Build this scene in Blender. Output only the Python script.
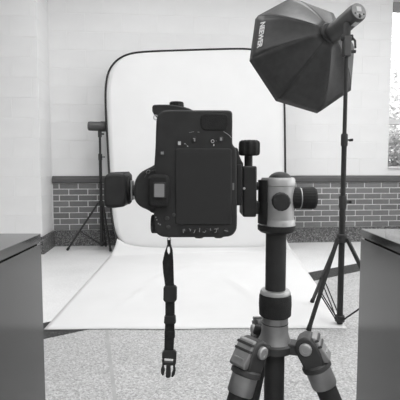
import bpy, bmesh, math, random
from mathutils import Vector, Matrix, noise
for o in list(bpy.data.objects): bpy.data.objects.remove(o)
random.seed(7)
PI = math.pi
sc = bpy.context.scene
COL = sc.collection
# ------------------------------------------------------------------ camera
EYE = Vector((0, 0, .92)); F = 430.0; PITCH = math.radians(4.4)
cd = bpy.data.cameras.new('camera'); cam = bpy.data.objects.new('camera', cd); COL.objects.link(cam)
cam.location = EYE; cam.rotation_euler = (PI/2-PITCH, 0, 0)
cd.sensor_width = 36; cd.sensor_height = 36; cd.lens = 36*F/400; cd.clip_start = .02; cd.clip_end = 200
sc.camera = cam
# ------------------------------------------------------------------ world (overcast daylight), exposure
wd = bpy.data.worlds.new('overcast_sky'); sc.world = wd; wd.use_nodes = True
bg = wd.node_tree.nodes['Background']; bg.inputs[0].default_value = (1, 1, 1, 1); bg.inputs[1].default_value = 3.6
vs = sc.view_settings
vs.view_transform = 'Standard'; vs.look = 'None'; vs.exposure = 0.04; vs.gamma = 1; vs.use_curve_mapping = False
# ------------------------------------------------------------------ projection helpers (photo measurements -> places in the room)
FW = Vector((0, math.cos(PITCH), -math.sin(PITCH))); UP = Vector((0, math.sin(PITCH), math.cos(PITCH)))
def ray(u, v): return FW + Vector(((u-200)/F, 0, 0)) + UP*((200-v)/F)
def at(u, v, Y): r = ray(u, v); return EYE + r*(Y/r.y)
def gnd(u, v, z=0.): r = ray(u, v); return EYE + r*((z-EYE.z)/r.z)
def hit(u, v, p0, n): r = ray(u, v); return EYE + r*((p0-EYE).dot(n)/r.dot(n))
# room frame: the back wall is turned by 5 degrees
A = math.radians(5.0); WO = Vector((0, 5.10, 0)); WU = Vector((math.cos(A), math.sin(A), 0)); WN = Vector((math.sin(A), -math.cos(A), 0))
def W(s, d, z): return WO + WU*s + WN*d + Vector((0, 0, z))
S0, S1, DR, ZC = -3.6, 3.9, 8.4, 3.3
# ------------------------------------------------------------------ ceiling troffers (built further down); rear pair added unseen to brighten near things
TROFFERS = [(-.7, 1.85), (.9, 2.05), (2.5, 2.05), (-.1, 4.5), (2.0, 4.5), (-.3, 6.7), (2.0, 6.7)]
TROFFER_POWER = 26

# ------------------------------------------------------------------ materials
def mat(name, v, rough=.6, metal=0., spec=.5, var=0., vscale=8., bump=0., bscale=200., coat=0.):
    m = bpy.data.materials.new(name); m.use_nodes = True; nt = m.node_tree; b = nt.nodes['Principled BSDF']
    b.inputs['Base Color'].default_value = (v, v, v, 1); b.inputs['Roughness'].default_value = rough
    b.inputs['Metallic'].default_value = metal; b.inputs['Specular IOR Level'].default_value = spec
    b.inputs['Coat Weight'].default_value = coat
    tc = nt.nodes.new('ShaderNodeTexCoord')
    if var:
        n = nt.nodes.new('ShaderNodeTexNoise'); n.inputs['Scale'].default_value = vscale; n.inputs['Detail'].default_value = 4
        nt.links.new(tc.outputs['Object'], n.inputs['Vector'])
        r = nt.nodes.new('ShaderNodeMapRange'); r.inputs[1].default_value = .3; r.inputs[2].default_value = .7
        r.inputs[3].default_value = v*(1-var); r.inputs[4].default_value = v*(1+var)
        nt.links.new(n.outputs[0], r.inputs[0]); nt.links.new(r.outputs[0], b.inputs['Base Color'])
    if bump:
        n = nt.nodes.new('ShaderNodeTexNoise'); n.inputs['Scale'].default_value = bscale
        nt.links.new(tc.outputs['Object'], n.inputs['Vector'])
        bp = nt.nodes.new('ShaderNodeBump'); bp.inputs['Strength'].default_value = bump; bp.inputs['Distance'].default_value = .002
        nt.links.new(n.outputs[0], bp.inputs['Height']); nt.links.new(bp.outputs[0], b.inputs['Normal'])
    return m
def brick_mat(name, v, var):
    m = mat(name, v, .85, bump=.6, bscale=90); nt = m.node_tree; b = nt.nodes['Principled BSDF']
    oi = nt.nodes.new('ShaderNodeObjectInfo'); tc = nt.nodes.new('ShaderNodeTexCoord')
    n = nt.nodes.new('ShaderNodeTexNoise'); n.inputs['Scale'].default_value = 35; n.inputs['Detail'].default_value = 5
    nt.links.new(tc.outputs['Object'], n.inputs['Vector'])
    ad = nt.nodes.new('ShaderNodeMath'); ad.operation = 'ADD'
    nt.links.new(oi.outputs['Random'], ad.inputs[0]); nt.links.new(n.outputs[0], ad.inputs[1])
    r = nt.nodes.new('ShaderNodeMapRange'); r.inputs[1].default_value = .3; r.inputs[2].default_value = 1.6
    r.inputs[3].default_value = v*(1-var); r.inputs[4].default_value = v*(1+var)
    nt.links.new(ad.outputs[0], r.inputs[0]); nt.links.new(r.outputs[0], b.inputs['Base Color'])
    return m
def terrazzo(name, base, dark, light, scale=85, rough=.35, thr=(.3, .72)):
    m = mat(name, base, rough); nt = m.node_tree; b = nt.nodes['Principled BSDF']
    tc = nt.nodes.new('ShaderNodeTexCoord')
    vo = nt.nodes.new('ShaderNodeTexVoronoi'); vo.inputs['Scale'].default_value = scale
    nz = nt.nodes.new('ShaderNodeTexNoise'); nz.inputs['Scale'].default_value = scale*.6; nz.inputs['Detail'].default_value = 3
    big = nt.nodes.new('ShaderNodeTexNoise'); big.inputs['Scale'].default_value = 2.2; big.inputs['Detail'].default_value = 3
    for n in (vo, nz, big): nt.links.new(tc.outputs['Object'], n.inputs['Vector'])
    sep = nt.nodes.new('ShaderNodeSeparateColor'); nt.links.new(vo.outputs['Color'], sep.inputs[0])
    cr = nt.nodes.new('ShaderNodeValToRGB'); e = cr.color_ramp.elements
    e[0].position = 0; e[0].color = (dark,)*3+(1,)
    e[1].position = 1; e[1].color = (light,)*3+(1,)
    for p, c in ((thr[0]-.06, dark*1.2), (thr[0], base), (thr[1], base), (thr[1]+.06, light)):
        x = e.new(p); x.color = (c, c, c, 1)
    nt.links.new(sep.outputs[0], cr.inputs[0])
    r = nt.nodes.new('ShaderNodeMapRange'); r.inputs[1].default_value = .3; r.inputs[2].default_value = .7; r.inputs[3].default_value = .9; r.inputs[4].default_value = 1.1
    nt.links.new(nz.outputs[0], r.inputs[0])
    r2 = nt.nodes.new('ShaderNodeMapRange'); r2.inputs[1].default_value = .3; r2.inputs[2].default_value = .7; r2.inputs[3].default_value = .94; r2.inputs[4].default_value = 1.05
    nt.links.new(big.outputs[0], r2.inputs[0])
    mu = nt.nodes.new('ShaderNodeMath'); mu.operation = 'MULTIPLY'; nt.links.new(r.outputs[0], mu.inputs[0]); nt.links.new(r2.outputs[0], mu.inputs[1])
    mx = nt.nodes.new('ShaderNodeVectorMath'); mx.operation = 'SCALE'
    nt.links.new(cr.outputs[0], mx.inputs[0]); nt.links.new(mu.outputs[0], mx.inputs['Scale'])
    nt.links.new(mx.outputs[0], b.inputs['Base Color'])
    return m
def glass_mat(name, tint=.96):
    m = bpy.data.materials.new(name); m.use_nodes = True; nt = m.node_tree; nt.nodes.remove(nt.nodes['Principled BSDF'])
    out = nt.nodes['Material Output']; t = nt.nodes.new('ShaderNodeBsdfTransparent'); t.inputs[0].default_value = (tint, tint, tint, 1)
    g = nt.nodes.new('ShaderNodeBsdfGlossy'); g.inputs['Roughness'].default_value = .02
    fr = nt.nodes.new('ShaderNodeFresnel'); fr.inputs[0].default_value = 1.3
    mx = nt.nodes.new('ShaderNodeMixShader')
    nt.links.new(fr.outputs[0], mx.inputs[0]); nt.links.new(t.outputs[0], mx.inputs[1]); nt.links.new(g.outputs[0], mx.inputs[2]); nt.links.new(mx.outputs[0], out.inputs[0])
    return m
def wood_mat(name, v, rough=.14):
    m = mat(name, v, rough, spec=.85); nt = m.node_tree; b = nt.nodes['Principled BSDF']
    tc = nt.nodes.new('ShaderNodeTexCoord'); mp = nt.nodes.new('ShaderNodeMapping'); mp.inputs['Scale'].default_value = (40, 40, 1.6)
    n = nt.nodes.new('ShaderNodeTexNoise'); n.inputs['Scale'].default_value = 1.5; n.inputs['Detail'].default_value = 6
    nt.links.new(tc.outputs['Object'], mp.inputs[0]); nt.links.new(mp.outputs[0], n.inputs['Vector'])
    r = nt.nodes.new('ShaderNodeMapRange'); r.inputs[1].default_value = .3; r.inputs[2].default_value = .7; r.inputs[3].default_value = v*.94; r.inputs[4].default_value = v*1.06
    nt.links.new(n.outputs[0], r.inputs[0]); nt.links.new(r.outputs[0], b.inputs['Base Color'])
    return m
M = dict(
    paint=mat('white_block_paint', .80, .55, var=.03, vscale=3, bump=.25, bscale=120),
    ceil=mat('ceiling_white', .82, .9, var=.02),
    mortar=mat('grey_mortar', .82, .95, var=.12, vscale=30, bump=.4),
    brick=brick_mat('grey_brown_brick', .175, .18),
    cap=mat('dark_ledge_paint', .095, .5, var=.1),
    base=terrazzo('dark_terrazzo_base', .10, .035, .25, 110, .5),
    floor=terrazzo('speckled_terrazzo', .46, .30, .59, 150, .45),
    ffar=terrazzo('pale_terrazzo', .82, .77, .86, 190, .35),
    strip=terrazzo('black_terrazzo', .03, .02, .10, 150, .7, (.3, .85)),
    joint=mat('zinc_joint', .40, .5, var=.1),
    frame=mat('white_window_frame', .72, .4, var=.02),
    blind=mat('grey_roller_blind', .30, .8, var=.05),
    glass=glass_mat('window_glass'),
    cloth=mat('white_backdrop_cloth', .76, .9, spec=.2, var=.015, vscale=4, bump=.15, bscale=400),
    rim=mat('black_rim_tape', .02, .8, var=.15),
    black=mat('black_plastic', .041, .6, spec=.25, var=.1, vscale=60),
    rubber=mat('black_rubber', .03, .8, spec=.25, var=.15, vscale=120, bump=.4, bscale=900),
    gloss=mat('black_gloss', .038, .45, spec=.25, var=.05),
    blackmetal=mat('black_metal', .03, .55, spec=.28, var=.1, vscale=40),
    grey=mat('dark_grey_metal', .06, .5, .2, var=.08, vscale=50),
    titan=mat('tripod_grey_metal', .31, .45, .55, var=.06, vscale=90),
    silver=mat('titanium_grey_metal', .47, .45, .55, var=.06, vscale=90),
    bright=mat('bright_satin_metal', .48, .42, .55, var=.04, vscale=90),
    ink=mat('white_ink', .62, .6, var=.03),
    icon=mat('grey_icon_ink', .33, .6, var=.03),
    eyeglass=mat('eyepiece_glass', .32, .2, spec=.6, var=.05),  # grey base carries the light reflected in the glass
    nylon=mat('black_nylon', .029, .55, spec=.4, var=.2, vscale=25, bump=.35, bscale=300),
    webbing=mat('black_webbing', .03, .85, spec=.2, var=.2, vscale=300, bump=.6, bscale=1200),
    strobe=mat('charcoal_strobe_shell', .052, .4, spec=.5, var=.06, vscale=30),
    panel=mat('grey_control_panel', .22, .5, var=.1, vscale=80),
    screen=mat('pale_display', .5, .25, var=.05),
    diffuser=mat('white_diffuser_cloth', .8, .9, var=.02),
    desk=wood_mat('dark_wood_laminate', .014),
    desktop=wood_mat('dark_wood_laminate_top', .04, .07),
    gap=mat('black_reveal', .015, .9, var=.1),
    leaf=mat('leaf', .30, .7, var=.45, vscale=3),
    leaf2=mat('daylit_leaf', .86, .7, var=.12, vscale=2),  # bright daylight on the tree is put into this leaf colour
    bark=mat('bark', .12, .9, var=.3, vscale=10),
    lawn=mat('lawn', .25, .95, var=.3, vscale=4),
)
# ------------------------------------------------------------------ mesh helpers
class MB:
    def __init__(s): s.bm = bmesh.new()
    def poly(s, pts, faces):
        v = [s.bm.verts.new(p) for p in pts]
        for f in faces:
            try: s.bm.faces.new([v[i] for i in f])
            except ValueError: pass
        return s
    def box(s, lo, hi, X=None, Y=None, Z=None, o=None):
        X = X or Vector((1, 0, 0)); Y = Y or Vector((0, 1, 0)); Z = Z or Vector((0, 0, 1)); o = o or Vector()
        p = [o+X*a+Y*b+Z*c for c in (lo[2], hi[2]) for a, b in ((lo[0], lo[1]), (hi[0], lo[1]), (hi[0], hi[1]), (lo[0], hi[1]))]
        return s.poly(p, [(0, 3, 2, 1), (4, 5, 6, 7), (0, 1, 5, 4), (1, 2, 6, 5), (2, 3, 7, 6), (3, 0, 4, 7)])
    def prism(s, ring, ext):                       # ring of points, extruded by a vector
        n = len(ring); p = list(ring)+[q+ext for q in ring]
        return s.poly(p, [tuple(range(n))[::-1], tuple(range(n, 2*n))]+[(i, (i+1) % n, n+(i+1) % n, n+i) for i in range(n)])
    def lathe(s, c, ax, prof, n=24, a0=0., a1=2*PI, flute=0, fd=0.):  # prof: (offset along axis, radius)
        ax = Vector(ax).normalized(); X = ax.orthogonal().normalized(); Y = ax.cross(X); c = Vector(c)
        full = abs(a1-a0-2*PI) < 1e-6; k = n if full else n+1; rings = []
        for h, r in prof:
            rr = []
            for i in range(k):
                t = a0+(a1-a0)*i/n; q = r
                if flute and r > 0: q = r-(fd if (i*flute*2//n) % 2 else 0)
                rr.append(s.bm.verts.new(c+ax*h+(X*math.cos(t)+Y*math.sin(t))*q))
            rings.append(rr)
        for a, b in zip(rings, rings[1:]):
            for i in range(n):
                j = (i+1) % k
                s.bm.faces.new((a[i], a[j], b[j], b[i]))
        if full:
            s.bm.faces.new(rings[0][::-1]); s.bm.faces.new(rings[-1])
        return s
    def cyl(s, p, q, r, r2=None, n=16):
        p = Vector(p); q = Vector(q); d = q-p
        return s.lathe(p, d, [(0, r), (d.length, r if r2 is None else r2)], n)
    def tube(s, pts, r, n=8, closed=False):
        pts = [Vector(p) for p in pts]; N = len(pts); rings = []; X = None
        for i, p in enumerate(pts):
            a = pts[(i-1) % N] if (closed or i) else p; b = pts[(i+1) % N] if (closed or i < N-1) else p
            t = (b-a).normalized()
            X = t.orthogonal().normalized() if X is None else (X-t*X.dot(t)).normalized()
            Y = t.cross(X)
            rings.append([s.bm.verts.new(p+(X*math.cos(2*PI*k/n)+Y*math.sin(2*PI*k/n))*r) for k in range(n)])
        for i in range(N if closed else N-1):
            a, b = rings[i], rings[(i+1) % N]
            off = 0
            if closed and i == N-1: off = min(range(n), key=lambda o: (a[0].co-b[o].co).length)
            for k in range(n): s.bm.faces.new((a[k], a[(k+1) % n], b[(k+1+off) % n], b[(k+off) % n]))
        if not closed: s.bm.faces.new(rings[0][::-1]); s.bm.faces.new(rings[-1])
        return s
    def grid(s, rows, thick=None):
        R = len(rows); C_ = len(rows[0]); v = [[s.bm.verts.new(p) for p in r] for r in rows]
        for i in range(R-1):
            for j in range(C_-1): s.bm.faces.new((v[i][j], v[i][j+1], v[i+1][j+1], v[i+1][j]))
        return s
    def build(s, name, m, parent=None, bevel=0., seg=2, ang=35, recalc=True, solid=0.):
        if recalc: bmesh.ops.recalc_face_normals(s.bm, faces=s.bm.faces)
        off = Vector(ORG.get(parent.name, (0, 0, 0))) if parent else Vector()
        if off.length: bmesh.ops.translate(s.bm, verts=s.bm.verts, vec=-off)
        me = bpy.data.meshes.new(name); s.bm.to_mesh(me); s.bm.free()
        me.materials.append(m if not isinstance(m, str) else M[m])
        for p in me.polygons: p.use_smooth = True
        me.set_sharp_from_angle(angle=math.radians(ang))
        o = bpy.data.objects.new(name, me); COL.objects.link(o)
        if parent: o.parent = parent; ORG[o.name] = off
        if solid:
            d = o.modifiers.new('thickness', 'SOLIDIFY'); d.thickness = solid; d.offset = 0
        if bevel:
            b = o.modifiers.new('bevel', 'BEVEL'); b.width = bevel; b.segments = seg; b.limit_method = 'ANGLE'; b.angle_limit = math.radians(40)
            b.harden_normals = False
        return o
ORG = {}
def tag(o, label, cat, group=None):
    o['label'] = label; o['category'] = cat
    if group: o['group'] = group
    return o
def thing(name, loc, label, cat, group=None):
    o = bpy.data.objects.new(name, None); COL.objects.link(o); o.location = loc; o.empty_display_size = .05
    ORG[o.name] = Vector(loc); return tag(o, label, cat, group)
def struct(o): o['kind'] = 'structure'; return o
def chaikin(p, it=2, closed=True):
    for _ in range(it):
        q = []; n = len(p)
        for i in range(n if closed else n-1):
            a, b = p[i], p[(i+1) % n]; q += [a*.75+b*.25, a*.25+b*.75]
        p = q if closed else [p[0]]+q+[p[-1]]
    return p

# ================================================================== THE ROOM
def clip(poly, inside, inter):
    out = []
    for i, p in enumerate(poly):
        q = poly[(i+1) % len(poly)]
        if inside(p): out.append(p)
        if inside(p) != inside(q): out.append(inter(p, q))
    return out
def clip_line(poly, o, n):                    # keep (p-o).n >= 0
    f = lambda p: (p-o).dot(n)
    return clip(poly, lambda p: f(p) >= 0, lambda p, q: p+(q-p)*(f(p)/(f(p)-f(q))))
room = [W(S0, 0, 0), W(S1, 0, 0), W(S1, DR, 0), W(S0, DR, 0)]
floor = struct(MB().prism([W(S0-.2, -.2, 0), W(S1+.2, -.2, 0), W(S1+.2, DR+.2, 0), W(S0-.2, DR+.2, 0)], Vector((0, 0, -.1))).build('floor', 'floor'))
def zz(p, z): return Vector((p.x, p.y, z))
ua, ub = gnd(44, 323), gnd(360, 263); la, lb = gnd(44, 339), gnd(360, 271)
nu = Vector((-(ub-ua).y, (ub-ua).x, 0)).normalized(); nl = Vector((-(lb-la).y, (lb-la).x, 0)).normalized()
far = clip_line(room, ua, nu)
MB().prism([zz(p, -.01) for p in far], Vector((0, 0, .0115))).build('terrazzo_field', 'ffar', floor)
st = clip_line(clip_line(room, la, nl), ua, -nu)
MB().prism([zz(p, -.01) for p in st], Vector((0, 0, .012))).build('inlay_strip', 'strip', floor)
ja, jb = gnd(107, 332), gnd(115, 400); jd = (jb-ja).normalized(); jn = Vector((-jd.y, jd.x, 0))
p0 = ja-jd*.05; p1 = ja+jd*4.5
MB().prism([zz(p0+jn*.008, -.01), zz(p0-jn*.008, -.01), zz(p1-jn*.008, -.01), zz(p1+jn*.008, -.01)], Vector((0, 0, .0112))).build('divider_joint', 'joint', floor)
ceiling = struct(MB().prism([W(S0-.2, -.2, ZC), W(S1+.2, -.2, ZC), W(S1+.2, DR+.2, ZC), W(S0-.2, DR+.2, ZC)], Vector((0, 0, .1))).build('ceiling', 'ceil'))

SC = -1.705; DP = .47                          # inner corner and depth of the projecting left wall
WS0, WS1, WZ0, WZ1 = 2.315, 3.35, .905, 2.95   # window opening in the back wall
BZ, BRZ, CZ = .185, .733, .815                 # top of base, top of brick, top of ledge
def wbox(mb, s0, s1, d0, d1, z0, z1): return mb.box((s0, d0, z0), (s1, d1, z1), WU, WN, Vector((0, 0, 1)), WO)
mb = MB()
wbox(mb, S0, WS0, -.2, 0, 0, ZC); wbox(mb, WS1, S1+.2, -.2, 0, 0, ZC); wbox(mb, WS0, WS1, -.2, 0, 0, WZ0); wbox(mb, WS0, WS1, -.2, 0, WZ1, ZC)
wall_back = struct(mb.build('wall_back', 'paint'))
wall_left = struct(wbox(MB(), S0, SC-.008, 0, DP-.008, 0, ZC).build('wall_left', 'paint'))
struct(wbox(MB(), S0-.2, S0, -.2, DR, 0, ZC).build('wall_far_left', 'paint'))
struct(wbox(MB(), S0-.2, S1+.2, DR, DR+.2, 0, ZC).build('wall_rear', 'paint'))
# right wall with its row of tall windows
mb = MB(); RW = [(.7, 2.5), (2.9, 4.7), (5.1, 6.9)]; RZ0, RZ1 = .9, 2.95
wbox(mb, S1, S1+.2, 0, DR, 0, RZ0); wbox(mb, S1, S1+.2, 0, DR, RZ1, ZC)
e = [0]+[q for w in RW for q in w]+[DR]
for a, b in zip(e[::2], e[1::2]): wbox(mb, S1, S1+.2, a, b, RZ0, RZ1)
wall_right = struct(mb.build('wall_right', 'paint'))
# painted blocks
_bc = {}
def slab_mesh(kind, w, h, t, ch, m):           # chamfered slab, centred, front towards -Y
    k = (kind, round(w, 4), round(h, 4))
    if k not in _bc:
        b = MB(); w2, h2 = w/2, h/2
        p = [Vector((x*w2, 0, z*h2)) for x, z in ((-1, -1), (1, -1), (1, 1), (-1, 1))]
        p += [Vector((x*w2, -(t-ch), z*h2)) for x, z in ((-1, -1), (1, -1), (1, 1), (-1, 1))]
        p += [Vector((x*(w2-ch), -t, z*(h2-ch))) for x, z in ((-1, -1), (1, -1), (1, 1), (-1, 1))]
        b.poly(p, [(i, (i+1) % 4, 4+(i+1) % 4, 4+i) for i in range(4)]+[(4+i, 4+(i+1) % 4, 8+(i+1) % 4, 8+i) for i in range(4)]+[(8, 9, 10, 11)])
        bmesh.ops.recalc_face_normals(b.bm, faces=b.bm.faces)
        me = bpy.data.meshes.new(kind); b.bm.to_mesh(me); b.bm.free(); me.materials.append(M[m]); _bc[k] = me
    return _bc[k]
def slab(kind, w, h, t, ch, m, loc, rz, parent):
    o = bpy.data.objects.new(kind, slab_mesh(kind, w, h, t, ch, m)); COL.objects.link(o); o.location = loc; o.rotation_euler = (0, 0, rz); o.parent = parent
BH, BL, BJ = .2032, .4064, .005
def block_course(parent, s0, s1, d, z0, z1, shift):
    s = s0-shift
    while s < s1-.01:
        a, b = max(s, s0), min(s+BL, s1); s += BL
        if b-a < .03: continue
        slab('block', b-a-BJ, z1-z0-BJ, .003, .0015, 'paint', W((a+b)/2, d-.0005, (z0+z1)/2), A, parent)
z = CZ; i = 0
while z < ZC-.03:
    z1 = min(z+BH, ZC)
    sh = (i % 2)*BL/2
    cuts = [(SC, S1)] if (z1 < WZ0+.02 or z > WZ1-.02) else [(SC, WS0), (WS1, S1)]
    for a, b in cuts: block_course(wall_back, a, b, 0, z, z1, sh)
    z += BH; i += 1
z = CZ-3*BH; i = 0
while z < ZC-.03:
    z1 = min(z+BH, ZC); block_course(wall_left, S0, SC, DP-.008, z, z1, (i % 2)*BL/2)
    slab('block', DP-.012, z1-z-BJ, .003, .0015, 'paint', W(SC-.0085, DP/2, (z+z1)/2), A+PI/2, wall_left)
    z += BH; i += 1
# brick wainscot
mort = wbox(MB(), SC, S1, -.001, .002, BZ, BRZ).build('mortar_bed', 'mortar', wall_back)
NB = 8; CH = (BRZ-BZ)/NB; LB = .215
for r in range(NB):
    s = SC-.0325-(r % 2)*LB/2
    while s < S1-.02:
        a, b = max(s, SC), min(s+LB, S1); s += LB
        if b-a < .03: continue
        slab('brick', b-a-.011, CH-.011, .009, .002, 'brick', W((a+b)/2, 0, BZ+(r+.5)*CH), A, wall_back)
struct(MB().prism([W(SC, d, z) for d, z in ((0, BRZ), (.018, BRZ), (.03, BRZ+.012), (.03, CZ-.03), (.006, CZ), (0, CZ))], WU*(S1-SC)).build('trim_1', 'cap', bevel=.003))
struct(MB().prism([W(SC, d, z) for d, z in ((0, 0), (.03, 0), (.016, .02), (.014, BZ-.004), (.01, BZ), (0, BZ))], WU*(S1-SC)).build('baseboard_back', 'base'))
mb = MB(); wbox(mb, S0, SC, DP-.008, DP+.012, 0, BZ); wbox(mb, SC-.01, SC+.014, .013, DP+.012, 0, BZ)
struct(mb.build('baseboard_left', 'base'))
struct(wbox(MB(), S1-.015, S1, .02, DR, 0, BZ).build('baseboard_right', 'base'))
# windows
def window(n, box, name='window_'):
    """box(a0,a1,t0,t1,z0,z1) adds a box: a along the wall, t through it (0 room face, 1 outside face)."""
    a0, a1, z0, z1, zt, fn = box
    mb = MB(); w = .022
    fn(mb, a0, a0+w, .3, .75, z0, z1); fn(mb, a1-w, a1, .3, .75, z0, z1); fn(mb, a0+w, a1-w, .3, .75, z0, z0+w); fn(mb, a0+w, a1-w, .3, .75, z1-w, z1)
    o = struct(mb.build(name+str(n), 'frame'))
    t = MB(); fn(t, a0+w, a1-w, .3, .75, zt-.03, zt+.03); t.build('transom_bar', 'frame', o)
    t = MB(); fn(t, a0-.0, a1+.0, -.12, .3, z0-.0, z0+.018); t.build('window_sill', 'frame', o)
    for b0, b1 in ((z0+w, zt-.03), (zt+.03, z1-w)):
        t = MB(); fn(t, a0+w, a1-w, .5, .54, b0, b1); t.build('pane', 'glass', o)
    return o
w1 = window(1, (WS0, WS1, WZ0, WZ1, 1.475, lambda mb, a, b, t0, t1, z0, z1: wbox(mb, a, b, -.2*t1, -.2*t0, z0, z1)))
wbox(MB(), WS0+.045, WS1-.045, -.085, -.06, WZ1-.16, WZ1-.041).build('roller_blind', 'blind', w1)
for i, (a, b) in enumerate(RW):
    window(i+2, (a, b, RZ0, RZ1, 1.475, lambda mb, a, b, t0, t1, z0, z1: wbox(mb, S1+.2*t0, S1+.2*t1, a, b, z0, z1)))
# troffers
for i, (s, d) in enumerate(TROFFERS):
    c = W(s, d, ZC)
    t = thing('ceiling_light', c, 'white recessed fluorescent ceiling light with lens panel above the studio', 'ceiling light', 'recessed ceiling lights')
    mb = MB()
    for x0, x1, y0, y1 in ((-.32, -.3, -.62, .62), (.3, .32, -.62, .62), (-.3, .3, -.62, -.6), (-.3, .3, .6, .62)):
        mb.box((x0, y0, -.05), (x1, y1, .001), WU, WN, None, c)
    mb.build('frame', 'frame', t)
    MB().box((-.3, -.6, -.012), (.3, .6, .001), WU, WN, None, c).build('reflector', 'ceil', t)
    ld = bpy.data.lights.new('tube_light', 'AREA'); ld.shape = 'RECTANGLE'; ld.size = .58; ld.size_y = 1.18; ld.energy = TROFFER_POWER
    lo = bpy.data.objects.new('tube_light', ld); COL.objects.link(lo); lo.parent = t; lo.location = (0, 0, -.03); lo.rotation_euler = (0, 0, A)

# outside: lawn, shrubs and a tree behind the window
struct(MB().prism([W(-8, -.21, -.05), W(-8, -24, -.05), W(24, -24, -.05), W(24, 10, -.05), W(S1+.21, 10, -.05), W(S1+.21, -.21, -.05)], Vector((0, 0, -.2))).build('ground_outside', 'lawn'))
def foliage(mb, c, rad, n, size, rnd):
    for _ in range(n):
        while True:
            p = Vector((rnd.uniform(-1, 1), rnd.uniform(-1, 1), rnd.uniform(-1, 1)))
            if .25 < p.length < 1: break
        p = c+Vector((p.x*rad[0], p.y*rad[1], p.z*rad[2]))
        d = Vector((rnd.gauss(0, 1), rnd.gauss(0, 1), rnd.gauss(0, .6))).normalized(); e = d.orthogonal().normalized()
        s = size*rnd.uniform(.6, 1.3)
        mb.poly([p-d*s, p+e*s*.45+d*.1*s, p+d*s, p-e*s*.45+d*.1*s], [(0, 1, 2, 3)])
def plant(name, loc, h0, rad, n, size, label, cat, m, group, seed):
    rnd = random.Random(seed); t = thing(name, loc, label, cat, group)
    mb = MB(); L = Vector(loc)
    for k in range(4):
        a = rnd.uniform(0, 2*PI); mb.cyl(L+Vector((0, 0, -.02)), L+Vector((math.cos(a)*rad[0]*.5, math.sin(a)*rad[1]*.5, h0+rad[2]*.4)), .03*rad[2]+.01, .008, 6)
    mb.build('stem', 'bark', t)
    mb = MB(); foliage(mb, L+Vector((0, 0, h0)), rad, n, size, rnd)
    f = mb.build('foliage', m, t, recalc=False); f['kind'] = 'stuff'
for i, (x, y) in enumerate(((3.0, 6.55), (4.3, 6.7), (5.6, 6.9))):
    plant('shrub', (x, y, -.05), .75, (.62, .5, .8), 6000, .042, 'dense leafy shrub right outside the tall window', 'shrub', 'leaf', 'shrubs outside the window', 10+i)
for i, (x, y) in enumerate(((5.5, 10.2), (9.6, 10.9))):
    plant('tree', (x, y, -.05), 2.7, (1.9, 1.4, 2.1), 9000, .10, 'tree with bright daylight put into its leaf colour, standing behind the shrubs outside', 'tree', 'leaf2', 'trees outside the window', 30+i)

# ================================================================== DESKS
def desk(sx, xin, yfar, label):
    top = .74; th = .024; y0 = -.25
    x0, x1 = sx*xin, sx*(xin+.75); lo, hi = min(x0, x1), max(x0, x1)
    t = thing('office_desk', ((lo+hi)/2, (y0+yfar)/2, 0), label, 'desk')
    MB().box((lo, y0, top-th), (hi, yfar, top)).build('desktop', 'desktop', t, bevel=.0015)
    e = .004
    MB().box((lo+e+.004, y0+e, top-th-.004), (hi-e-.004, yfar-e-.004, top-th)).build('shadow_gap', 'gap', t)
    w = .02; zt = top-th-.004
    xa, xb = (lo, lo+w) if sx > 0 else (hi-w, hi)
    MB().box((xa, y0, 0), (xb, yfar, zt)).build('end_panel', 'desk', t, bevel=.001)
    xc, xd = (hi-w, hi) if sx > 0 else (lo, lo+w)
    MB().box((xc, y0, 0), (xd, yfar, zt)).build('end_panel', 'desk', t, bevel=.001)
    MB().box((lo+w, yfar-w-.001, .06), (hi-w, yfar-.001, zt)).build('modesty_panel', 'desk', t, bevel=.001)
    MB().box((lo+w, y0+.002, .05), (hi-w, y0+.022, zt)).build('back_panel', 'desk', t, bevel=.001)
desk(-1, .4315, 1.155, 'dark wood desk with bare top in front of the white block wall')
desk(1, .470, 1.245, 'dark wood desk with bare top beside the tripod light stand and window')

# ================================================================== BACKDROP
PB0 = gnd(127, 254); PB1 = gnd(275, 251)
tdir = (PB1-PB0).normalized(); back = Vector((-tdir.y, tdir.x, 0))
pv = (Vector((0, 0, 1))+back*.13).normalized(); pn = tdir.cross(pv).normalized()
def onp(u, v, off=0.): return hit(u, v, PB0, pn)+pn*off*(1 if pn.y < 0 else -1)
bt = thing('pop_up_backdrop', (PB0+PB1)/2, 'white pop-up cloth backdrop with black rim and train spread over the floor', 'backdrop')
outl = [(110, 190), (111.5, 218), (116, 238), (126, 248.8), (142, 251.2), (200, 251.6), (262, 250.2), (277, 247.2), (284.5, 238), (287, 220), (285.5, 190), (285, 140), (284.5, 100), (282.5, 74), (277, 60), (266, 52), (250, 48.8), (230, 48.8),
        (190, 50), (145, 51.5), (128, 53.8), (116.5, 60), (109.5, 69), (106.5, 79), (105.3, 93), (106, 115), (108, 150)]
loop = [Vector((u, v, 0)) for u, v in outl]; loop = chaikin(loop, 2)
MB().tube([onp(p.x, p.y) for p in loop], .0115, 8, True).build('rim', 'rim', bt, ang=80)
def edges(v):
    xs = []
    for i in range(len(loop)):
        a, b = loop[i], loop[(i+1) % len(loop)]
        if (a.y-v)*(b.y-v) <= 0 and a.y != b.y: xs.append(a.x+(b.x-a.x)*(v-a.y)/(b.y-a.y))
    return min(xs), max(xs)
rows = []; vmin, vmax = min(p.y for p in loop)+.15, max(p.y for p in loop)-.3
for i in range(41):
    f = i/40; f = f*f*(3-2*f)*.5+f*.5; v = vmin+(vmax-vmin)*f
    l, r = edges(v); row = []
    for j in range(29):
        s = j/28; p = onp(l+(r-l)*s, v)
        bul = math.sin(PI*s)*math.sin(PI*f)
        row.append(p+pn*bul*(.03*noise.noise(p*1.1)+.004*noise.noise(p*5)))
    rows.append(row)
MB().grid(rows).build('backdrop_panel', 'cloth', bt, ang=180, solid=.002)
rows = []
NJ = 56
def lerp(a, b, t): return a+(b-a)*t
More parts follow.
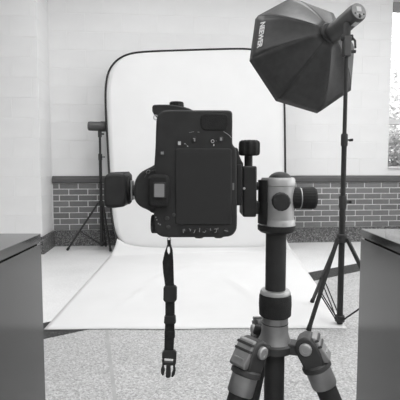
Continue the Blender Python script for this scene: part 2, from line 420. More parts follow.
front_l, front_r = gnd(44, 330), gnd(347, 329)
base_l, base_r = gnd(112.5, 254), gnd(290, 248.5)
NT = 44
r0 = []; r1 = []
for j in range(NJ+1):
    s = j/NJ; e = abs(2*s-1)**7
    u = 117.5+(285.5-117.5)*s; v = 247.5-9*e
    a = onp(u, v, .03); r0.append(a)
for j in range(NJ+1):
    s = j/NJ; b = lerp(base_l, base_r, s); b.y -= .13; r1.append(b)
rows.append([p.copy() for p in r0])
for k in range(1, 7):                                     # the sweep from panel to floor
    t = k/6; row = []
    for j in range(NJ+1):
        a, b = r0[j], zz(r1[j], .005); c = zz(lerp(a, b, .45), a.z*.22+.006)
        row.append((a*(1-t)**2+c*2*t*(1-t)+b*t*t))
    rows.append(row)
for i in range(1, NT+1):
    t = i/NT; row = []
    for j in range(NJ+1):
        s = j/NJ
        p = lerp(r1[j], lerp(front_l, front_r, s), t)
        edge = min(1, s*10, (1-s)*10, (1-t)*8+.1)
        z = .004+edge*(.006+.007*noise.noise(Vector((p.x*2.2, p.y*3.2, 0)))+.004*noise.noise(Vector((p.x*6+3, p.y*4, 2))))
        for cx, cy, dx, dy, ln, hh in ((-.25, 3.6, .5, .86, .5, .012), (.3, 3.2, -.3, .95, .5, .01), (0, 4.0, 1, .05, .9, .010), (.55, 3.9, .7, .7, .3, .012), (-.45, 3.0, .25, .97, .4, .008)):
            along = (p.x-cx)*dx+(p.y-cy)*dy; acr = -(p.x-cx)*dy+(p.y-cy)*dx
            if abs(along) < ln: z += 1.7*hh*math.exp(-(acr/.025)**2)*(1-abs(along)/ln)*edge
        if t == 1: p = p+Vector((0, .012*noise.noise(Vector((p.x*3, 5, 0))), 0))
        row.append(zz(p, max(z, .0035)))
    rows.append(row)
MB().grid(rows).build('backdrop_train', 'cloth', bt, ang=180, solid=.002)

# ================================================================== LIGHT STANDS
def light_stand(base, ztop, zhub, zlow, feet, secs, knobs, label):
    B = Vector(base); t = thing('light_stand', B, label, 'light stand'); Z = Vector((0, 0, 1))
    prev = zlow-.03
    for z1, r in secs:
        MB().cyl(B+Z*prev, B+Z*z1, r, n=14).build('pole_section', 'blackmetal', t); prev = z1-.02
    for z, r, side in knobs:
        c = MB().lathe(B+Z*(z-.035), Z, [(0, r*.9), (.008, r), (.062, r), (.07, r*.85)], 16).build('clamp_collar', 'black', t)
        k = MB(); d = Vector((math.cos(side), math.sin(side), 0)); k.cyl(B+Z*z+d*r*.8, B+Z*z+d*(r+.02), .005, n=8)
        k.box((-.004, -.016, -.007), (.004, .016, .007), d, d.cross(Z), Z, B+Z*z+d*(r+.022)); k.build('knob', 'black', c)
    R = secs[0][1]
    MB().lathe(B+Z*(zhub-.025), Z, [(0, R+.006), (.004, R+.012), (.044, R+.012), (.05, R+.005)], 18).build('leg_hub', 'black', t)
    MB().lathe(B+Z*(zlow-.02), Z, [(0, R+.004), (.004, R+.01), (.036, R+.01), (.04, R+.004)], 18).build('brace_collar', 'black', t)
    for (fx, fy) in feet:
        f = Vector((fx, fy, .012)); d = zz(f-B, 0).normalized(); sd = d.cross(Z)
        top = B+Z*zhub+d*(R+.014); ax = (f-top).normalized(); up = ax.cross(sd)
        lg = MB().box((-.008, -.010, 0), (.008, .010, (f-top).length), sd, up, ax, top).build('leg', 'blackmetal', t, bevel=.002)
        MB().lathe(f-ax*.03, ax, [(0, .013), (.03, .015), (.036, .012)], 10).build('rubber_foot', 'rubber', lg)
        m = top+(f-top)*.60; q = B+Z*zlow+d*(R+.008)
        br = MB()
        for k in (-1, 1): br.cyl(q+sd*.011*k, m+sd*.011*k, .0042, n=6)
        br.cyl(m-sd*.015, m+sd*.015, .005, n=6); br.cyl(q-sd*.015, q+sd*.015, .005, n=6)
        br.build('brace', 'blackmetal', t)
    return t
SB = gnd(339.6, 325); SX = SB.x; SY = SB.y
fA = gnd(308.5, 332); fB = gnd(312, 303.5)
fC = Vector((2, 0, 0))
cc = Vector((SX, SY, 0)); fC = cc-(zz(fA, 0)-cc)-(zz(fB, 0)-cc); fC = cc+(fC-cc).normalized()*.33
ZT = at(343, 46, SY).z
zk1 = at(342, 140, SY).z; zk2 = at(341, 202, SY).z; zhub = at(340, 238, SY).z
light_stand((SX, SY, 0), ZT, zhub, .04, [(fA.x, fA.y), (fB.x, fB.y), (fC.x, fC.y)],
            [(zk2, .0175), (zk1, .0145), (ZT, .0115)], [(zk2, .022, .15), (zk1, .019, .15)],
            'tall black light stand carrying the large softbox beside the desk')
LB_ = gnd(103, 250.2); LX, LY = LB_.x-.012, LB_.y
lzt = at(101, 134, LY).z; lzk = at(102, 157, LY).z; lzh = at(102, 203, LY).z
gA = gnd(67.5, 250.8); gB = gnd(111, 251.5); gC = Vector((LX+.0, LY+.20, 0))
light_stand((LX, LY, 0), lzt, lzh, .075, [(gA.x, gA.y), (gB.x, gB.y-.02), (gC.x, gC.y)], [(lzk, .0165), (lzt, .0125)], [(lzk, .021, .1)],
            'black light stand holding a small flash beside the dark brick corner')
# small studio flash on the far stand
c = at(97, 126.3, LY); k = LY/F
hs = thing('studio_flash', Vector((LX, LY, lzt)), 'small black studio flash head clamped on the far light stand', 'flash')
axd = Vector((-.93, -.35, 0)).normalized(); o0 = c+axd*0.0
MB().lathe(o0, axd, [(-.105, .048), (-.10, .054), (-.085, .056), (-.04, .056), (-.035, .050), (.075, .050), (.092, .046), (.096, .036)], 20).build('flash_body', 'strobe', hs)
MB().lathe(o0, axd, [(.094, .033), (.099, .032)], 20).build('control_panel', 'panel', hs)
MB().lathe(o0, axd, [(-.118, .052), (-.103, .052)], 20).build('reflector_ring', 'blackmetal', hs)
mb = MB(); mb.box((LX-.018, LY-.018, lzt-.035), (LX+.018, LY+.018, c.z-.046)); mb.build('bracket', 'black', hs, bevel=.004)
MB().cyl((LX+.018, LY, lzt), (LX+.045, LY, lzt), .009, n=10).build('knob', 'black', hs)

# ================================================================== SOFTBOX + STROBE
AX = Vector((-.30685, .92396, -.22834)).normalized(); SCN = Vector((.68495, 2.92, 1.66157))-AX*.04+Vector((-.006, 0, -.012)); SR = .3954; PH = 2.51574
e1 = AX.cross(Vector((0, 0, 1))).normalized(); e2 = e1.cross(AX)
def oct(i): a = PH+i*PI/4; return e1*math.cos(a)+e2*math.sin(a)
sbx = thing('octagonal_softbox', SCN-AX*.3, 'large black octagonal softbox with white lettering on its side, fixed to the studio strobe', 'softbox')
DEPTH = .262; RM = .056
prof = [(0, SR)]
for k in range(1, 8):
    th = math.radians(90*k/7)
    q = k/7
    rr = RM+(SR-RM)*(.3*math.cos(th)+.7*(1-q)); hh = DEPTH*(.3*math.sin(th)+.7*q)
    prof.append((hh, rr))
def ribp(i, k): h, r = prof[k]; return SCN-AX*h+oct(i)*r
for i in range(8):
    rows = []
    for k in range(8):
        a, b = ribp(i, k), ribp(i+1, k); row = []
        for j in range(9):
            s = j/8; p = lerp(a, b, s)
            sag = math.sin(PI*s)*(0 if k < 2 else .018*math.sin(PI*(k-1)/6)*(1+.4*math.sin(i*2.3)))
            mid = (oct(i)+oct(i+1)).normalized()
            p = p-mid*sag+mid*.005*noise.noise(p*14)*math.sin(PI*s)*(0 if k < 2 else 1)
            row.append(p)
        rows.append(row)
    pan = MB().grid(rows).build('side_panel', 'nylon', sbx, ang=60, solid=.0015)
    MB().tube([ribp(i, k)+oct(i)*-.001 for k in range(8)], .0022, 6).build('rib', 'nylon', sbx, ang=80)
    lip = MB().prism([SCN+oct(i)*SR, SCN+oct(i+1)*SR, SCN+AX*.04+oct(i+1)*SR, SCN+AX*.04+oct(i)*SR], -(oct(i)+oct(i+1)).normalized()*.004)
    lip.build('front_lip', 'nylon', sbx)
MB().prism([SCN+AX*.002+oct(i)*(SR-.006) for i in range(8)], -AX*.003).build('diffuser', 'diffuser', sbx)
MB().lathe(SCN-AX*(DEPTH+.012), AX, [(0, .057), (.003, .060), (.018, .060), (.022, .057)], 24).build('speed_ring', 'nylon', sbx)
# lettering
def text_mesh(name, s, size, m, parent, origin, X, Y, ext=.0006, bold=0.):
    cu = bpy.data.curves.new(name, 'FONT'); cu.body = s; cu.size = size; cu.align_x = 'CENTER'; cu.align_y = 'CENTER'; cu.extrude = ext; cu.offset = bold
    to = bpy.data.objects.new(name, cu); COL.objects.link(to)
    bpy.context.view_layer.update()
    me = bpy.data.meshes.new_from_object(to.evaluated_get(bpy.context.evaluated_depsgraph_get()))
    bpy.data.objects.remove(to); bpy.data.curves.remove(cu)
    X = X.normalized(); N = X.cross(Y).normalized(); Y = N.cross(X)
    off = ORG.get(parent.name, Vector()); o_ = origin-off
    me.transform(Matrix(((X.x, Y.x, N.x, o_.x), (X.y, Y.y, N.y, o_.y), (X.z, Y.z, N.z, o_.z), (0, 0, 0, 1))))
    me.materials.clear(); me.materials.append(M[m])
    ob = bpy.data.objects.new(name, me); COL.objects.link(ob); ob.parent = parent; ORG[ob.name] = off
    return ob
pa, pb, pc_, pd = ribp(0, 0), ribp(1, 0), ribp(1, 1), ribp(0, 1)
TX = (pb-pa).normalized(); TYv = ((pc_+pd)/2-(pa+pb)/2).normalized(); TN = TX.cross(TYv)
text_mesh('lettering', 'NEEWER', .046, 'ink', sbx, lerp((pa+pb)/2, (pc_+pd)/2, .78)-TX*.002+TN*.003, TX, TYv, .0005, .0015)
SSN = Vector((.68495, 2.92, 1.66157))+Vector((.018, 0, -.016))
# strobe
sr = thing('studio_strobe', SSN-AX*.36, 'dark cylindrical studio strobe with pale rear display, plugged into the softbox', 'strobe')
MB().lathe(SSN, -AX, [(.27, .052), (.31, .054), (.33, .056), (.36, .0535), (.52, .0535), (.532, .052), (.538, .048)], 28).build('strobe_body', 'strobe', sr)
rp = MB().lathe(SSN, -AX, [(.535, .0465), (.5405, .0455)], 28).build('control_panel', 'panel', sr)
rc = SSN-AX*.5405; rx = e1; ry = e2
MB().box((-.016, -.002, 0), (.016, .026, .002), rx, ry, -AX, rc).build('display', 'screen', rp, bevel=.001)
for k in range(5): MB().cyl(rc+rx*(-.028+.014*k)-ry*(.016+.006*math.sin(k/4*PI)), rc+rx*(-.028+.014*k)-ry*(.016+.006*math.sin(k/4*PI))-AX*.003, .0045, n=10).build('button', 'screen' if k % 2 else 'black', rp)
MB().lathe(rc-ry*.034, -AX, [(0, .007), (.006, .006)], 12).build('dial', 'black', rp)
for k in (0, 1, 2):
    MB().lathe(SSN, -AX, [(.40+.012*k, .0535), (.402+.012*k, .0545), (.405+.012*k, .0545), (.407+.012*k, .0535)], 28).build('cooling_rib', 'strobe', sr)
mb = MB(); h0 = SSN-AX*.497+(-e2)*.05; mb.box((-.014, -.012, -.02), (.014, .004, .02), e1, -e2, AX, h0); mb.build('power_socket', 'screen', sr, bevel=.002)
# tilt bracket between stand and strobe
top = Vector((SX, SY, ZT)); jn = SCN-AX*(.335)
jz = jn.z-.062
mb = MB(); mb.box((-.02, -.022, -.06), (.02, .022, .05), None, None, None, top+Vector((0, 0, .0)))
mb.build('stand_socket', 'strobe', sr, bevel=.005)
mb = MB(); hp = top+Vector((0, 0, .045))
near = SCN-AX*((SCN-hp).dot(AX))
mb.cyl(hp, near-(near-hp).normalized()*.045, .020, n=14); mb.cyl(hp-Vector((.03, 0, 0)), hp+Vector((.03, 0, 0)), .017, n=14)
mb.build('tilt_joint', 'black', sr)
MB().tube([hp+Vector((.03, 0, 0)), hp+Vector((.042, -.01, -.02)), hp+Vector((.043, -.015, -.06))], .006, 8).build('tilt_lever', 'black', sr)
MB().cyl(top+Vector((.02, 0, -.03)), top+Vector((.05, 0, -.03)), .009, n=10).build('knob', 'black', sr)

# ================================================================== TRIPOD WITH BALL HEAD
TY = .545; kt = TY/F
CXp = 274.5; tc_ = at(CXp, 350, TY)
tr = thing('camera_tripod', Vector((tc_.x, TY, 0)), 'black and titanium grey tripod with ball head holding the turned camera', 'tripod')
Z = Vector((0, 0, 1))
def tz(v): return at(CXp, v, TY).z
def tlathe(name, m, prof, parent=tr, cu=CXp, n=32, **kw):
    c = at(cu, 350, TY); return MB().lathe(Vector((c.x, TY, 0)), Z, [(tz(v), r*kt) for v, r in prof], n).build(name, m, parent, **kw)
tlathe('centre_column', 'black', [(420, 10.3), (232, 10.3)])
col = tlathe('column_lock', 'rubber', [(315.5, 14.5), (314, 16.1), (304, 16.6), (296, 16.3), (293, 15.3)])
tlathe('lock_ring', 'bright', [(293.5, 15.4), (292, 15.5), (289.6, 14.2), (289.2, 12)], col)
sp = tlathe('spider', 'grey', [(350, 13), (349, 19), (342, 19.5), (340.5, 17)])
tlathe('shoulder', 'titan', [(342, 17.8), (340, 16.8), (336, 14.8), (331, 13.6), (322, 13.2), (315, 13.2)], sp)
tlathe('groove', 'blackmetal', [(322.6, 13.5), (321.8, 13.5)], sp)
zb = tz(340.5); za = tz(344.5)
for az in (220, 340, 100):
    a = math.radians(az); rad = Vector((math.cos(a), math.sin(a), 0)); tan = Vector((-math.sin(a), math.cos(a), 0))
    piv = Vector((tc_.x, TY, zb))+rad*.041
    # spider arm
    mb = MB()
    mb.box((.012, -.0105, -.007), (.043, .0105, .007), rad, tan, Z, Vector((tc_.x, TY, za))); mb.build('spider_arm', 'grey', sp, bevel=.002)
    th = math.radians(24); ax = (rad*math.sin(th)-Z*math.cos(th)); out = (rad*math.cos(th)+Z*math.sin(th))
    L = piv.z/math.cos(th)-.008
    leg = MB()
    # rounded bracket head: outline in the (out, ax) plane, extruded along the tangent
    ring = [(-.014, .004), (-.0125, -.007), (-.006, -.0125), (.003, -.014), (.011, -.0105), (.0148, -.002), (.0158, .010), (.0130, .028), (-.0115, .028)]
    leg.prism([piv+out*x+ax*y-tan*.0145 for x, y in ring], tan*.029)
    lg = leg.build('leg', 'grey', tr, bevel=.003)
    # axle bolts on both cheeks
    for s in (-1, 1):
        MB().lathe(piv+tan*s*.0135, tan*s, [(0, .0078), (.004, .0078), (.0052, .0066), (.0055, .0036), (.0045, .0036)], 18).build('bolt', 'bright', lg)
    # spring latch on the outer face
    la_ = MB(); o0 = piv+out*.018
    la_.prism([piv+out*x+ax*y-tan*.0125 for x, y in ((.0115, -.0115), (.0165, -.009), (.0195, .008), (.0225, .022), (.020, .0245), (.0140, .023))], tan*.025)
    lt = la_.build('angle_latch', 'titan', lg, bevel=.0015)
    for q0, x in ((-.005, .0178), (.003, .0187)):
        MB().box((x-.004, -.0128, q0-.0016), (x+.0010, .0128, q0+.0016), out, tan, ax, piv).build('latch_ridge', 'grey', lt, bevel=.0006)
    MB().box((.019, -.007, .0125), (.0222, .007, .0138), out, tan, ax, piv).build('latch_print', 'bright', lt)
    # tubes
    c0 = piv+out*.001
    MB().lathe(c0, ax, [(.031, .0160), (.053, .0160), (.055, .0150)], 24).build('collar_tube', 'titan', lg)
    MB().lathe(c0, ax, [(.024, .0165), (.026, .0186), (.031, .0186), (.0325, .0165)], 24).build('leg_ring', 'grey', lg)
    MB().lathe(c0, ax, [(.050, .0130), (.30, .0128)], 20).build('upper_tube', 'blackmetal', lg)
    MB().lathe(c0, ax, [(.295, .0165), (.30, .0175), (.335, .0175), (.34, .015)], 20).build('twist_lock', 'rubber', lg)
    MB().lathe(c0, ax, [(.335, .012), (.52, .012)], 18).build('middle_tube', 'blackmetal', lg)
    MB().lathe(c0, ax, [(.515, .0145), (.52, .0152), (.55, .0152), (.555, .013)], 18).build('twist_lock', 'rubber', lg)
    MB().lathe(c0, ax, [(.55, .010), (L-.03, .010)], 16).build('lower_tube', 'blackmetal', lg)
    MB().lathe(c0, ax, [(L-.035, .0125), (L-.01, .014), (L-.002, .009)], 16).build('rubber_foot', 'rubber', lg)
kb = at(257.5, 331, TY+.02)
kn = MB(); kn.cyl(kb+Vector((.02, -.004, -.004)), kb, .004, n=10); kn.lathe(kb+Vector((.004, 0, 0)), (-1, .2, .3), [(0, .0055), (.002, .0068), (.007, .0068), (.009, .005)], 16, flute=0)
kn.build('bag_hook_knob', 'black', sp)
# ---- ball head
BX = 275.6
bh = tlathe('ball_head', 'silver', [(224, 16.6), (218.8, 16.6), (218.6, 16.4), (186, 16.4), (185.6, 16.8), (179.5, 16.8), (177.6, 16.0)], tr, BX, 40)
tlathe('base_ring', 'bright', [(225.5, 17.2), (224.8, 17.8), (220.5, 17.6), (219.2, 16.8)], bh, BX, 40)
tlathe('panning_base', 'blackmetal', [(233, 12), (231.8, 16), (229.5, 18.8), (225.2, 19.0), (224.6, 17.6)], bh, BX-.8, 40)
tlathe('top_rim', 'bright', [(185.4, 16.8), (185.2, 17.0), (179.6, 17.0), (178.4, 16.4)], bh, BX, 40)
tlathe('ball', 'blackmetal', [(178.2, 11.5), (176.2, 10.6), (174, 8.3), (172.4, 5), (171.7, 1)], bh, BX+2.0, 28)
bc = at(BX, 200, TY); bc = Vector((bc.x, TY, 0))
# dark stem slot on the camera side
mb = MB()
ring = [(math.cos(a)*17.6*kt, math.sin(a)*17.6*kt) for a in [math.radians(q) for q in range(128, 233, 8)]]
ring += [(math.cos(a)*14*kt, math.sin(a)*14*kt) for a in [math.radians(q) for q in range(228, 127, -8)]]
mb.prism([bc+Vector((x, y, tz(223))) for x, y in ring], Z*(tz(180)-tz(223))); mb.build('stem_slot', 'black', bh)
# front friction knob
k0 = at(280.5, 201, TY-.022); kd = Vector((-.10, -1, 0)).normalized()
MB().lathe(k0, kd, [(-.006, .0085), (.0, .0085), (.001, .0112), (.013, .0112), (.0152, .0098), (.0155, .003)], 28, flute=14, fd=.0004).build('friction_knob', 'black', bh)
# big locking knob
k0 = at(289.4, 198, TY); kz = Vector((1, 0, 0))
kb_ = MB().lathe(k0, kz, [(-.004, .0105), (0, .0105), (.0008, .0128), (.0045, .0138), (.0125, .0134), (.013, .0126), (.0145, .0126), (.015, .0138), (.030, .0142), (.033, .0125), (.0335, .010)], 48, flute=24, fd=.0005).build('locking_knob', 'rubber', bh, ang=25)
MB().lathe(k0, kz, [(.0131, .0131), (.0143, .0131)], 24).build('knob_ring', 'silver', kb_)
text_mesh('print', 'o', .004, 'icon', bh, Vector((bc.x+.006, TY-17.6*kt+.0004, tz(222.4))), Vector((1, .25, 0)), Z, .0003)
# stem + quick release clamp
def tb(mb, u0, u1, v0, v1, y0, y1, Y=TY): a, b = at(u0, v1, Y), at(u1, v0, Y); return mb.box((a.x, y0, a.z), (b.x, y1, b.z))
cl = tb(MB(), 241, 254.6, 166, 215, TY-.024, TY+.024).build('clamp', 'blackmetal', tr, bevel=.0022)
mb = MB(); c = at(256, 186, TY); mb.cyl((at(252, 186, TY).x, TY, c.z), (at(262, 186, TY).x, TY, c.z), .0052, n=16); mb.build('ball_stem', 'blackmetal', cl)
mb = MB(); tb(mb, 253, 258.6, 201, 213.2, TY-.012, TY+.012); mb.build('stem_foot', 'blackmetal', cl, bevel=.0015)
mb = MB(); a = at(248.4, 168, TY); mb.lathe(a, Z, [(0, .0052), (at(0, 152, TY).z-a.z, .0052)], 16); mb.build('knob_shaft', 'blackmetal', cl)
a = at(249.2, 155.6, TY)
MB().lathe(a, Z, [(0, .0105), (.001, .0128), (.0035, .0136), (.015, .0136), (.0175, .0128), (.0192, .010)], 40, flute=10, fd=.0012).build('clamp_knob', 'rubber', cl, ang=25)
a = at(244.2, 188.4, TY-.0245); MB().lathe(a, (0, -1, 0), [(0, .0016), (.0008, .0014)], 12).build('bubble_level', 'ink', cl)
mb = MB(); P_ = [at(u, v, TY-.018) for u, v in ((235.5, 147), (238, 148.5), (239.6, 156), (241.5, 160.5), (243.6, 163.5), (243, 167.5), (235.5, 167.5))]
mb.prism(P_, Vector((0, .026, 0))); mb.build('clamp_jaw', 'black', cl, bevel=.0012)

# ================================================================== CAMERA (turned upright, seen from behind)
Y0 = .50
def c3(u, v, Y=Y0): return at(u, v, Y)
dc = thing('digital_camera', c3(196, 237), 'black digital camera turned upright on the tripod, seen from behind', 'camera')
def cprism(name, m, pts, y0, y1, parent=dc, bevel=.0, it=1, Y=Y0, seg=2, ang=35):
    ring = [c3(u, v, Y) for u, v in pts]
    if it: ring = chaikin(ring, it)
    ring = [Vector((p.x, y0, p.z)) for p in ring]
    return MB().prism(ring, Vector((0, y1-y0, 0))).build(name, m, parent, bevel=bevel, seg=seg, ang=ang)
def rr(u0, u1, v0, v1, r):   # rounded rectangle outline
    out = []
    for cx, cy, a0 in ((u1-r, v0+r, 270), (u1-r, v1-r, 0), (u0+r, v1-r, 90), (u0+r, v0+r, 180)):
        for k in range(4): a = math.radians(a0+30*k); out.append((cx+r*math.cos(a), cy+r*math.sin(a)))
    return out
BODY = [(158.5, 113.5), (164, 110.3), (172, 109.8), (200, 110), (222, 110), (230, 110.2), (232.4, 112), (232.6, 118), (232.4, 135), (232.6, 145.5), (235.8, 147.5), (236.6, 152), (236.8, 175), (237, 200), (237.2, 224), (236.6, 230), (233, 235.3), (227, 237.2), (214, 237.4), (190, 237.5), (168, 237.6), (161, 236.8), (156, 233.5), (154.2, 225), (153.6, 212), (153.8, 190), (153.9, 170), (154.6, 158), (155.4, 145), (155.8, 128), (156.4, 118)]
bd = cprism('body', 'black', BODY, Y0, Y0+.048, bevel=.004, it=1, seg=3)
cprism('grip', 'rubber', [(160, 113), (190, 112), (226, 112), (230, 118), (230, 140), (224, 147), (192, 148), (164, 146), (158, 140), (157, 122)], Y0+.044, Y0+.080, bevel=.006, seg=3)
hump = cprism('viewfinder_housing', 'black', [(158, 162), (151.5, 166.5), (146, 169), (140, 172.5), (135.6, 178), (133.6, 185), (133.5, 198), (136, 203.5), (140.5, 207.5), (147, 210), (152, 213.6), (158, 214.5)], Y0+.002, Y0+.066, bevel=.004)
# accent seam of the hump
MB().tube(chaikin([c3(u, v, Y0+.0005) for u, v in ((144.5, 177.5), (147, 173.5), (151, 171), (156, 169.8), (163, 170.5))], 2, False), .0005, 6).build('seam', 'grey', hump)
MB().tube(chaikin([c3(u, v, Y0+.0008) for u, v in ((146, 172.5), (147.2, 170.2), (149.6, 170), (150.2, 172), (148.6, 173.6), (146.4, 173))], 2, True), .00045, 6, True).build('dioptre_dial', 'panel', hump)
ey = cprism('eyecup', 'rubber', rr(149, 169.5, 174.5, 207, 5), Y0-.012, Y0+.004, bevel=.003, it=0)
cprism('eyepiece_rim', 'black', rr(152.8, 166, 182.2, 198.6, 1.5), Y0-.0135, Y0-.011, ey, bevel=.0006, it=0, Y=Y0-.012)
cprism('eyepiece', 'eyeglass', rr(154.3, 164.3, 183.8, 197.1, .8), Y0-.0142, Y0-.013, ey, it=0, Y=Y0-.014)
cprism('thumb_rest', 'rubber', rr(200, 229, 113, 131, 6), Y0-.0008, Y0+.003, bevel=.002, it=0)
ld_ = cprism('screen_frame', 'black', rr(175.5, 231.5, 148.5, 224.5, 2.5), Y0-.002, Y0+.002, bevel=.001, it=0)
cprism('screen', 'gloss', rr(178.5, 228, 153, 220, 1.2), Y0-.0025, Y0-.0015, ld_, it=0)
# buttons along the lower edge (left column of the camera)
for u, w in ((184, 2.6), (191.5, 2.6), (199, 2.8), (207, 2.8), (215.5, 3), (225.8, 2.6)):
    b = MB().lathe(c3(u, 231, Y0+.001), (0, -1, 0), [(0, w*.00116), (.0025, w*.00116), (.0032, w*.0009)], 14).build('button', 'gloss', dc)
def mark(uv, parent=dc, Y=Y0-.0034, m='icon', r=.00042):
    MB().tube([c3(u, v, Y) for u, v in uv], r, 5).build('icon_print', m, parent)
for uv in (((183.2, 229.2), (183.4, 232.8)), ((184.6, 229), (184.8, 231.2)), ((189, 228.6), (190.6, 229.6), (190.2, 231)), ((195.2, 229.6), (194.4, 232.2), (193.6, 233)), ((199.8, 228), (199.4, 232)), ((202.8, 231.8), (204.6, 232.4), (206, 230.6)), ((210.2, 228.4), (210.8, 230.6)), ((214.4, 229.2), (216.6, 228.8), (216.2, 232), (214.6, 232.6)), ((217.6, 229.4), (218.2, 227.8)), ((224.2, 230.4), (226, 230.8), (228, 231.2))):
    mark(uv)
for u, v in ((199, 236.6), (218.5, 236.4)):
    MB().lathe(c3(u, v, Y0+.02), Vector((0, 0, -1)), [(-.003, .006), (.0005, .006), (.0016, .0045)], 14).build('edge_button', 'black', dc)
# marks and buttons near the grip
for u, v, r in ((179.5, 143, 2.6), (194.5, 139.5, 3), (213, 140.5, 3), (221, 139, 2.6), (162, 153, 2.8)):
    MB().lathe(c3(u, v, Y0+.001), (0, -1, 0), [(0, r*.00116), (.0018, r*.00116), (.0024, r*.001)], 14).build('button', 'gloss', dc)
def plate(u0, u1, v0, v1, m='icon', Y=Y0-.0022, parent=dc):
    a, b = c3(u0, v1, Y), c3(u1, v0, Y); MB().box((a.x, Y-.0004, a.z), (b.x, Y+.0006, b.z)).build('icon_print', m, parent)
plate(178, 180.8, 141.4, 145, 'ink'); plate(194, 195.3, 138, 141.4); plate(193, 194.2, 138, 139); plate(220, 222.2, 137.4, 140.6); plate(160.8, 163.6, 151.6, 154.4)
plate(184.5, 185.5, 143.4, 144.2, 'ink'); plate(187.2, 188.2, 145.6, 146.6, 'ink'); plate(186, 186.6, 144.6, 145.2); plate(213.2, 214.4, 144, 146, 'ink'); plate(216, 216.6, 140.6, 141.2)
MB().tube([c3(212.6+1.5*math.cos(a), 141.2+1.5*math.sin(a), Y0-.0022) for a in [k*PI/5 for k in range(10)]], .0004, 5, True).build('icon_print', 'ink', dc)
MB().tube(chaikin([c3(u, v, Y0-.0012) for u, v in ((223.5, 131.5), (226, 133), (229, 135), (231.5, 138))], 1, False), .0004, 5).build('icon_print', 'icon', dc)
mark(((189, 132.6), (194, 131.6)), Y=Y0-.0006, r=.00025); mark(((197.5, 132), (199.5, 132.2)), Y=Y0-.0006, r=.0003)
plate(232.4, 234.2, 183, 190, 'panel', Y0+.0)
# release dial and lug by the lower corner
dl = MB().lathe(c3(157, 224, Y0+.022), (-1, 0, 0), [(-.004, .0105), (.0, .0115), (.0055, .0115), (.0068, .010)], 30, flute=15, fd=.0005).build('mode_dial', 'black', dc)
for u, v in ((155.8, 217.2), (156.8, 219.8), (158.4, 223.6), (160.2, 224.6)): plate(u-.6, u+.6, v-.6, v+.6, 'icon', Y0-.0002)
for u, v, r in ((167, 218.4, 2.2), (168.4, 227.2, 2.2), (174, 215, 1.8)):
    MB().lathe(c3(u, v, Y0+.001), (0, -1, 0), [(0, r*.0013), (.0016, r*.0013), (.0022, r*.001)], 14).build('button', 'grey', dc)
# shutter end: release button, command dial, lug
cprism('shutter_housing', 'black', [(153.2, 107), (156, 106), (170, 106), (178, 107), (188, 109), (196, 113), (190, 118), (160, 120), (153.4, 114.5)], Y0+.036, Y0+.074, bevel=.003, Y=Y0+.05)
sd_ = MB().lathe(c3(176.6, 106.5, Y0+.055), Vector((0, 0, 1)), [(-.006, .0092), (.0012, .0092), (.0045, .0090), (.0056, .0080)], 30, flute=15, fd=.0004).build('command_dial', 'rubber', dc)
MB().tube([c3(155.6+2.0*math.cos(a), 117.4+2.3*math.sin(a), Y0+.02) for a in [k*PI/6 for k in range(12)]], .0007, 6, True).build('strap_lug', 'bright', dc)
MB().tube([c3(169+1.5*math.cos(a), 239.6+2.4*math.sin(a), Y0+.02) for a in [k*PI/6 for k in range(12)]], .0007, 6, True).build('strap_lug', 'silver', dc)
# lens pointing away into the room
lc = c3(194, 179, Y0); lc = Vector((lc.x, 0, lc.z))
ln = MB().lathe(lc, (0, 1, 0), [(Y0+.045, .036), (Y0+.052, .036), (Y0+.056, .033), (Y0+.07, .033), (Y0+.074, .036), (Y0+.11, .037), (Y0+.115, .035), (Y0+.135, .0355), (Y0+.14, .034)], 36).build('lens', 'black', dc)
MB().lathe(lc, (0, 1, 0), [(Y0+.139, .029), (Y0+.1405, .026), (Y0+.1415, .012)], 30).build('front_element', 'gloss', ln)
MB().lathe(lc, (0, 1, 0), [(Y0+.078, .0372), (Y0+.104, .0376)], 48, flute=24, fd=.0006).build('zoom_ring', 'rubber', ln, ang=25)
# mounting plate under the camera (faces the clamp)
mb = MB(); tb(mb, 236.2, 241.4, 164.5, 205, TY-.026, TY+.0, TY-.02); mb.build('mounting_plate', 'blackmetal', dc, bevel=.001)

# ================================================================== WIRELESS TRIGGER on the hot shoe
YT = Y0+.034
ft = thing('flash_trigger', c3(133, 192, YT), 'black wireless flash trigger slid onto the camera hot shoe', 'flash trigger')
def tprism(name, m, pts, y0, y1, parent=ft, bevel=0., it=0):
    return cprism(name, m, pts, y0, y1, parent, bevel, it, Y=YT-.026, seg=3)
tprism('trigger_body', 'black', [(103.6, 178), (106.6, 174.2), (110, 173.2), (121, 172.8), (124.2, 174.2), (125.4, 177.5), (125.6, 203.5), (124, 206.6), (121, 207.3), (112, 208.3), (106.8, 208), (104.2, 205), (103.4, 195)], YT-.028, YT+.030, bevel=.004, it=1)
tprism('battery_door', 'black', [(108, 172.4), (123.4, 171.9), (123.4, 177), (108, 177.5)], YT-.020, YT+.022, bevel=.0015)
lk = MB().lathe(c3(124.0, 189.8, YT), (1, 0, 0), [(0, .014), (.0030, .014), (.0032, .0165), (.0042, .0178), (.0068, .0178), (.0086, .0165), (.0090, .012)], 36, flute=18, fd=.0006).build('locking_ring', 'rubber', ft, ang=25)
a, b = c3(131.9, 200, YT), c3(134.6, 180.5, YT)
MB().box((a.x, YT-.010, a.z), (a.x+.0018, YT+.010, b.z)).build('shoe_foot', 'bright', ft, bevel=.0004)
MB().cyl((a.x, YT, (a.z+b.z)/2), (b.x+.002, YT, (a.z+b.z)/2), .007, n=14).build('shoe_pin', 'blackmetal', ft)

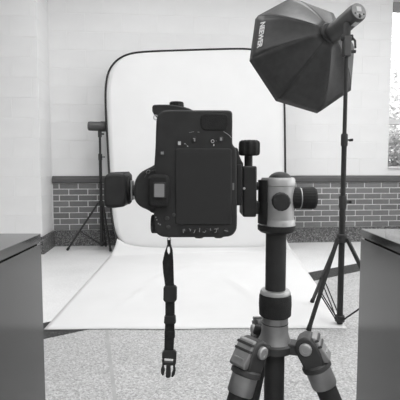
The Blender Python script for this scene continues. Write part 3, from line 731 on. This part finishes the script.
# ================================================================== STRAP hanging from the camera
YS = Y0+.02; ks = YS/F
sp_ = thing('wrist_strap', c3(169, 242, YS), 'black webbing strap with side-release buckle dangling under the camera', 'strap')
def sprism(name, m, pts, d0, d1, it=0, bevel=.0006, parent=sp_): return cprism(name, m, pts, YS+d0, YS+d1, parent, bevel, it, Y=YS)
sprism('swivel', 'blackmetal', [(167.2, 240), (170.6, 240), (170.8, 244), (171.6, 246.5), (166.8, 246.5), (167.4, 244)], -.002, .002)
def ribbon(name, path, w, d=.0016):
    L_ = [(u-w_/2, v) for u, v, w_ in path]; R_ = [(u+w_/2, v) for u, v, w_ in path][::-1]
    return sprism(name, 'webbing', L_+R_, -d/2, d/2, bevel=.0003)
# the split loop round the ring
sprism('webbing_loop', 'webbing', [(167.2, 245), (168.2, 245.6), (167.2, 249), (167.4, 252), (168.8, 254.5), (170.0, 252), (170.0, 249), (169.6, 245.8), (171, 245), (172.6, 250), (173.4, 262), (174, 286), (165.2, 286), (163.2, 272), (162.6, 262), (164.4, 253)], -.0012, .0012, it=0, bevel=.0003)
ribbon('webbing', [(169.8, 284, 9), (170.0, 300, 9.4), (170.0, 318, 9.4), (169.4, 336, 9.6), (168.9, 352, 9.4)], 9)
sprism('slider', 'black', [(165, 285.4), (175.4, 285.2), (177, 287.5), (176.8, 299), (175, 301.6), (165.4, 302), (163.4, 299.4), (163.6, 287.6)], -.0035, .0035, bevel=.0012)
sprism('slider', 'black', [(164.6, 315.4), (175.6, 315.2), (176, 322.4), (174.6, 323.4), (164.8, 323.6), (164, 322)], -.003, .003, bevel=.001)
sprism('keeper', 'webbing', [(164.6, 331), (174.8, 330.8), (174.9, 337.5), (164.6, 337.8)], -.0022, .0022, bevel=.0004)
# buckle: bar frame with a slot, then three prongs
mb = MB()
def sring(pts): return [Vector((p.x, YS-.003, p.z)) for p in [c3(u, v, YS) for u, v in pts]]
E_ = Vector((0, .006, 0))
mb.prism(sring([(164.4, 350), (174.6, 350), (176.6, 352), (176.4, 358.4), (162.1, 357.4), (162.2, 352)]), E_)
bk = mb.build('buckle', 'black', sp_, bevel=.0008)
def bpart(name, pts): MB().prism(sring(pts), E_).build(name, 'black', bk, bevel=.0006)
bpart('buckle_side', [(162.1, 358.4), (164.2, 358.5), (164.4, 362), (162.2, 361.8)])
bpart('buckle_side', [(173.2, 359), (176.4, 359), (176, 363), (173.2, 362.4)])
bpart('buckle_bar', [(162.2, 361.2), (176.2, 362.2), (175.2, 364.8), (162.6, 364.2)])
bpart('centre_prong', [(166.4, 364), (170.6, 364), (170.8, 375.5), (169.4, 377), (166.6, 377), (165.8, 375.4)])
bpart('side_prong', [(162.2, 363.6), (164.2, 364), (164, 366.6), (164.9, 370), (164, 374), (162.6, 375), (161.2, 372.4), (161, 368.5), (162, 366.5)])
bpart('side_prong', [(173, 364), (175.2, 364.2), (175, 366.8), (175.8, 369.5), (175, 373.6), (173, 376.4), (171.4, 376), (171.6, 373.2), (173.4, 370)])
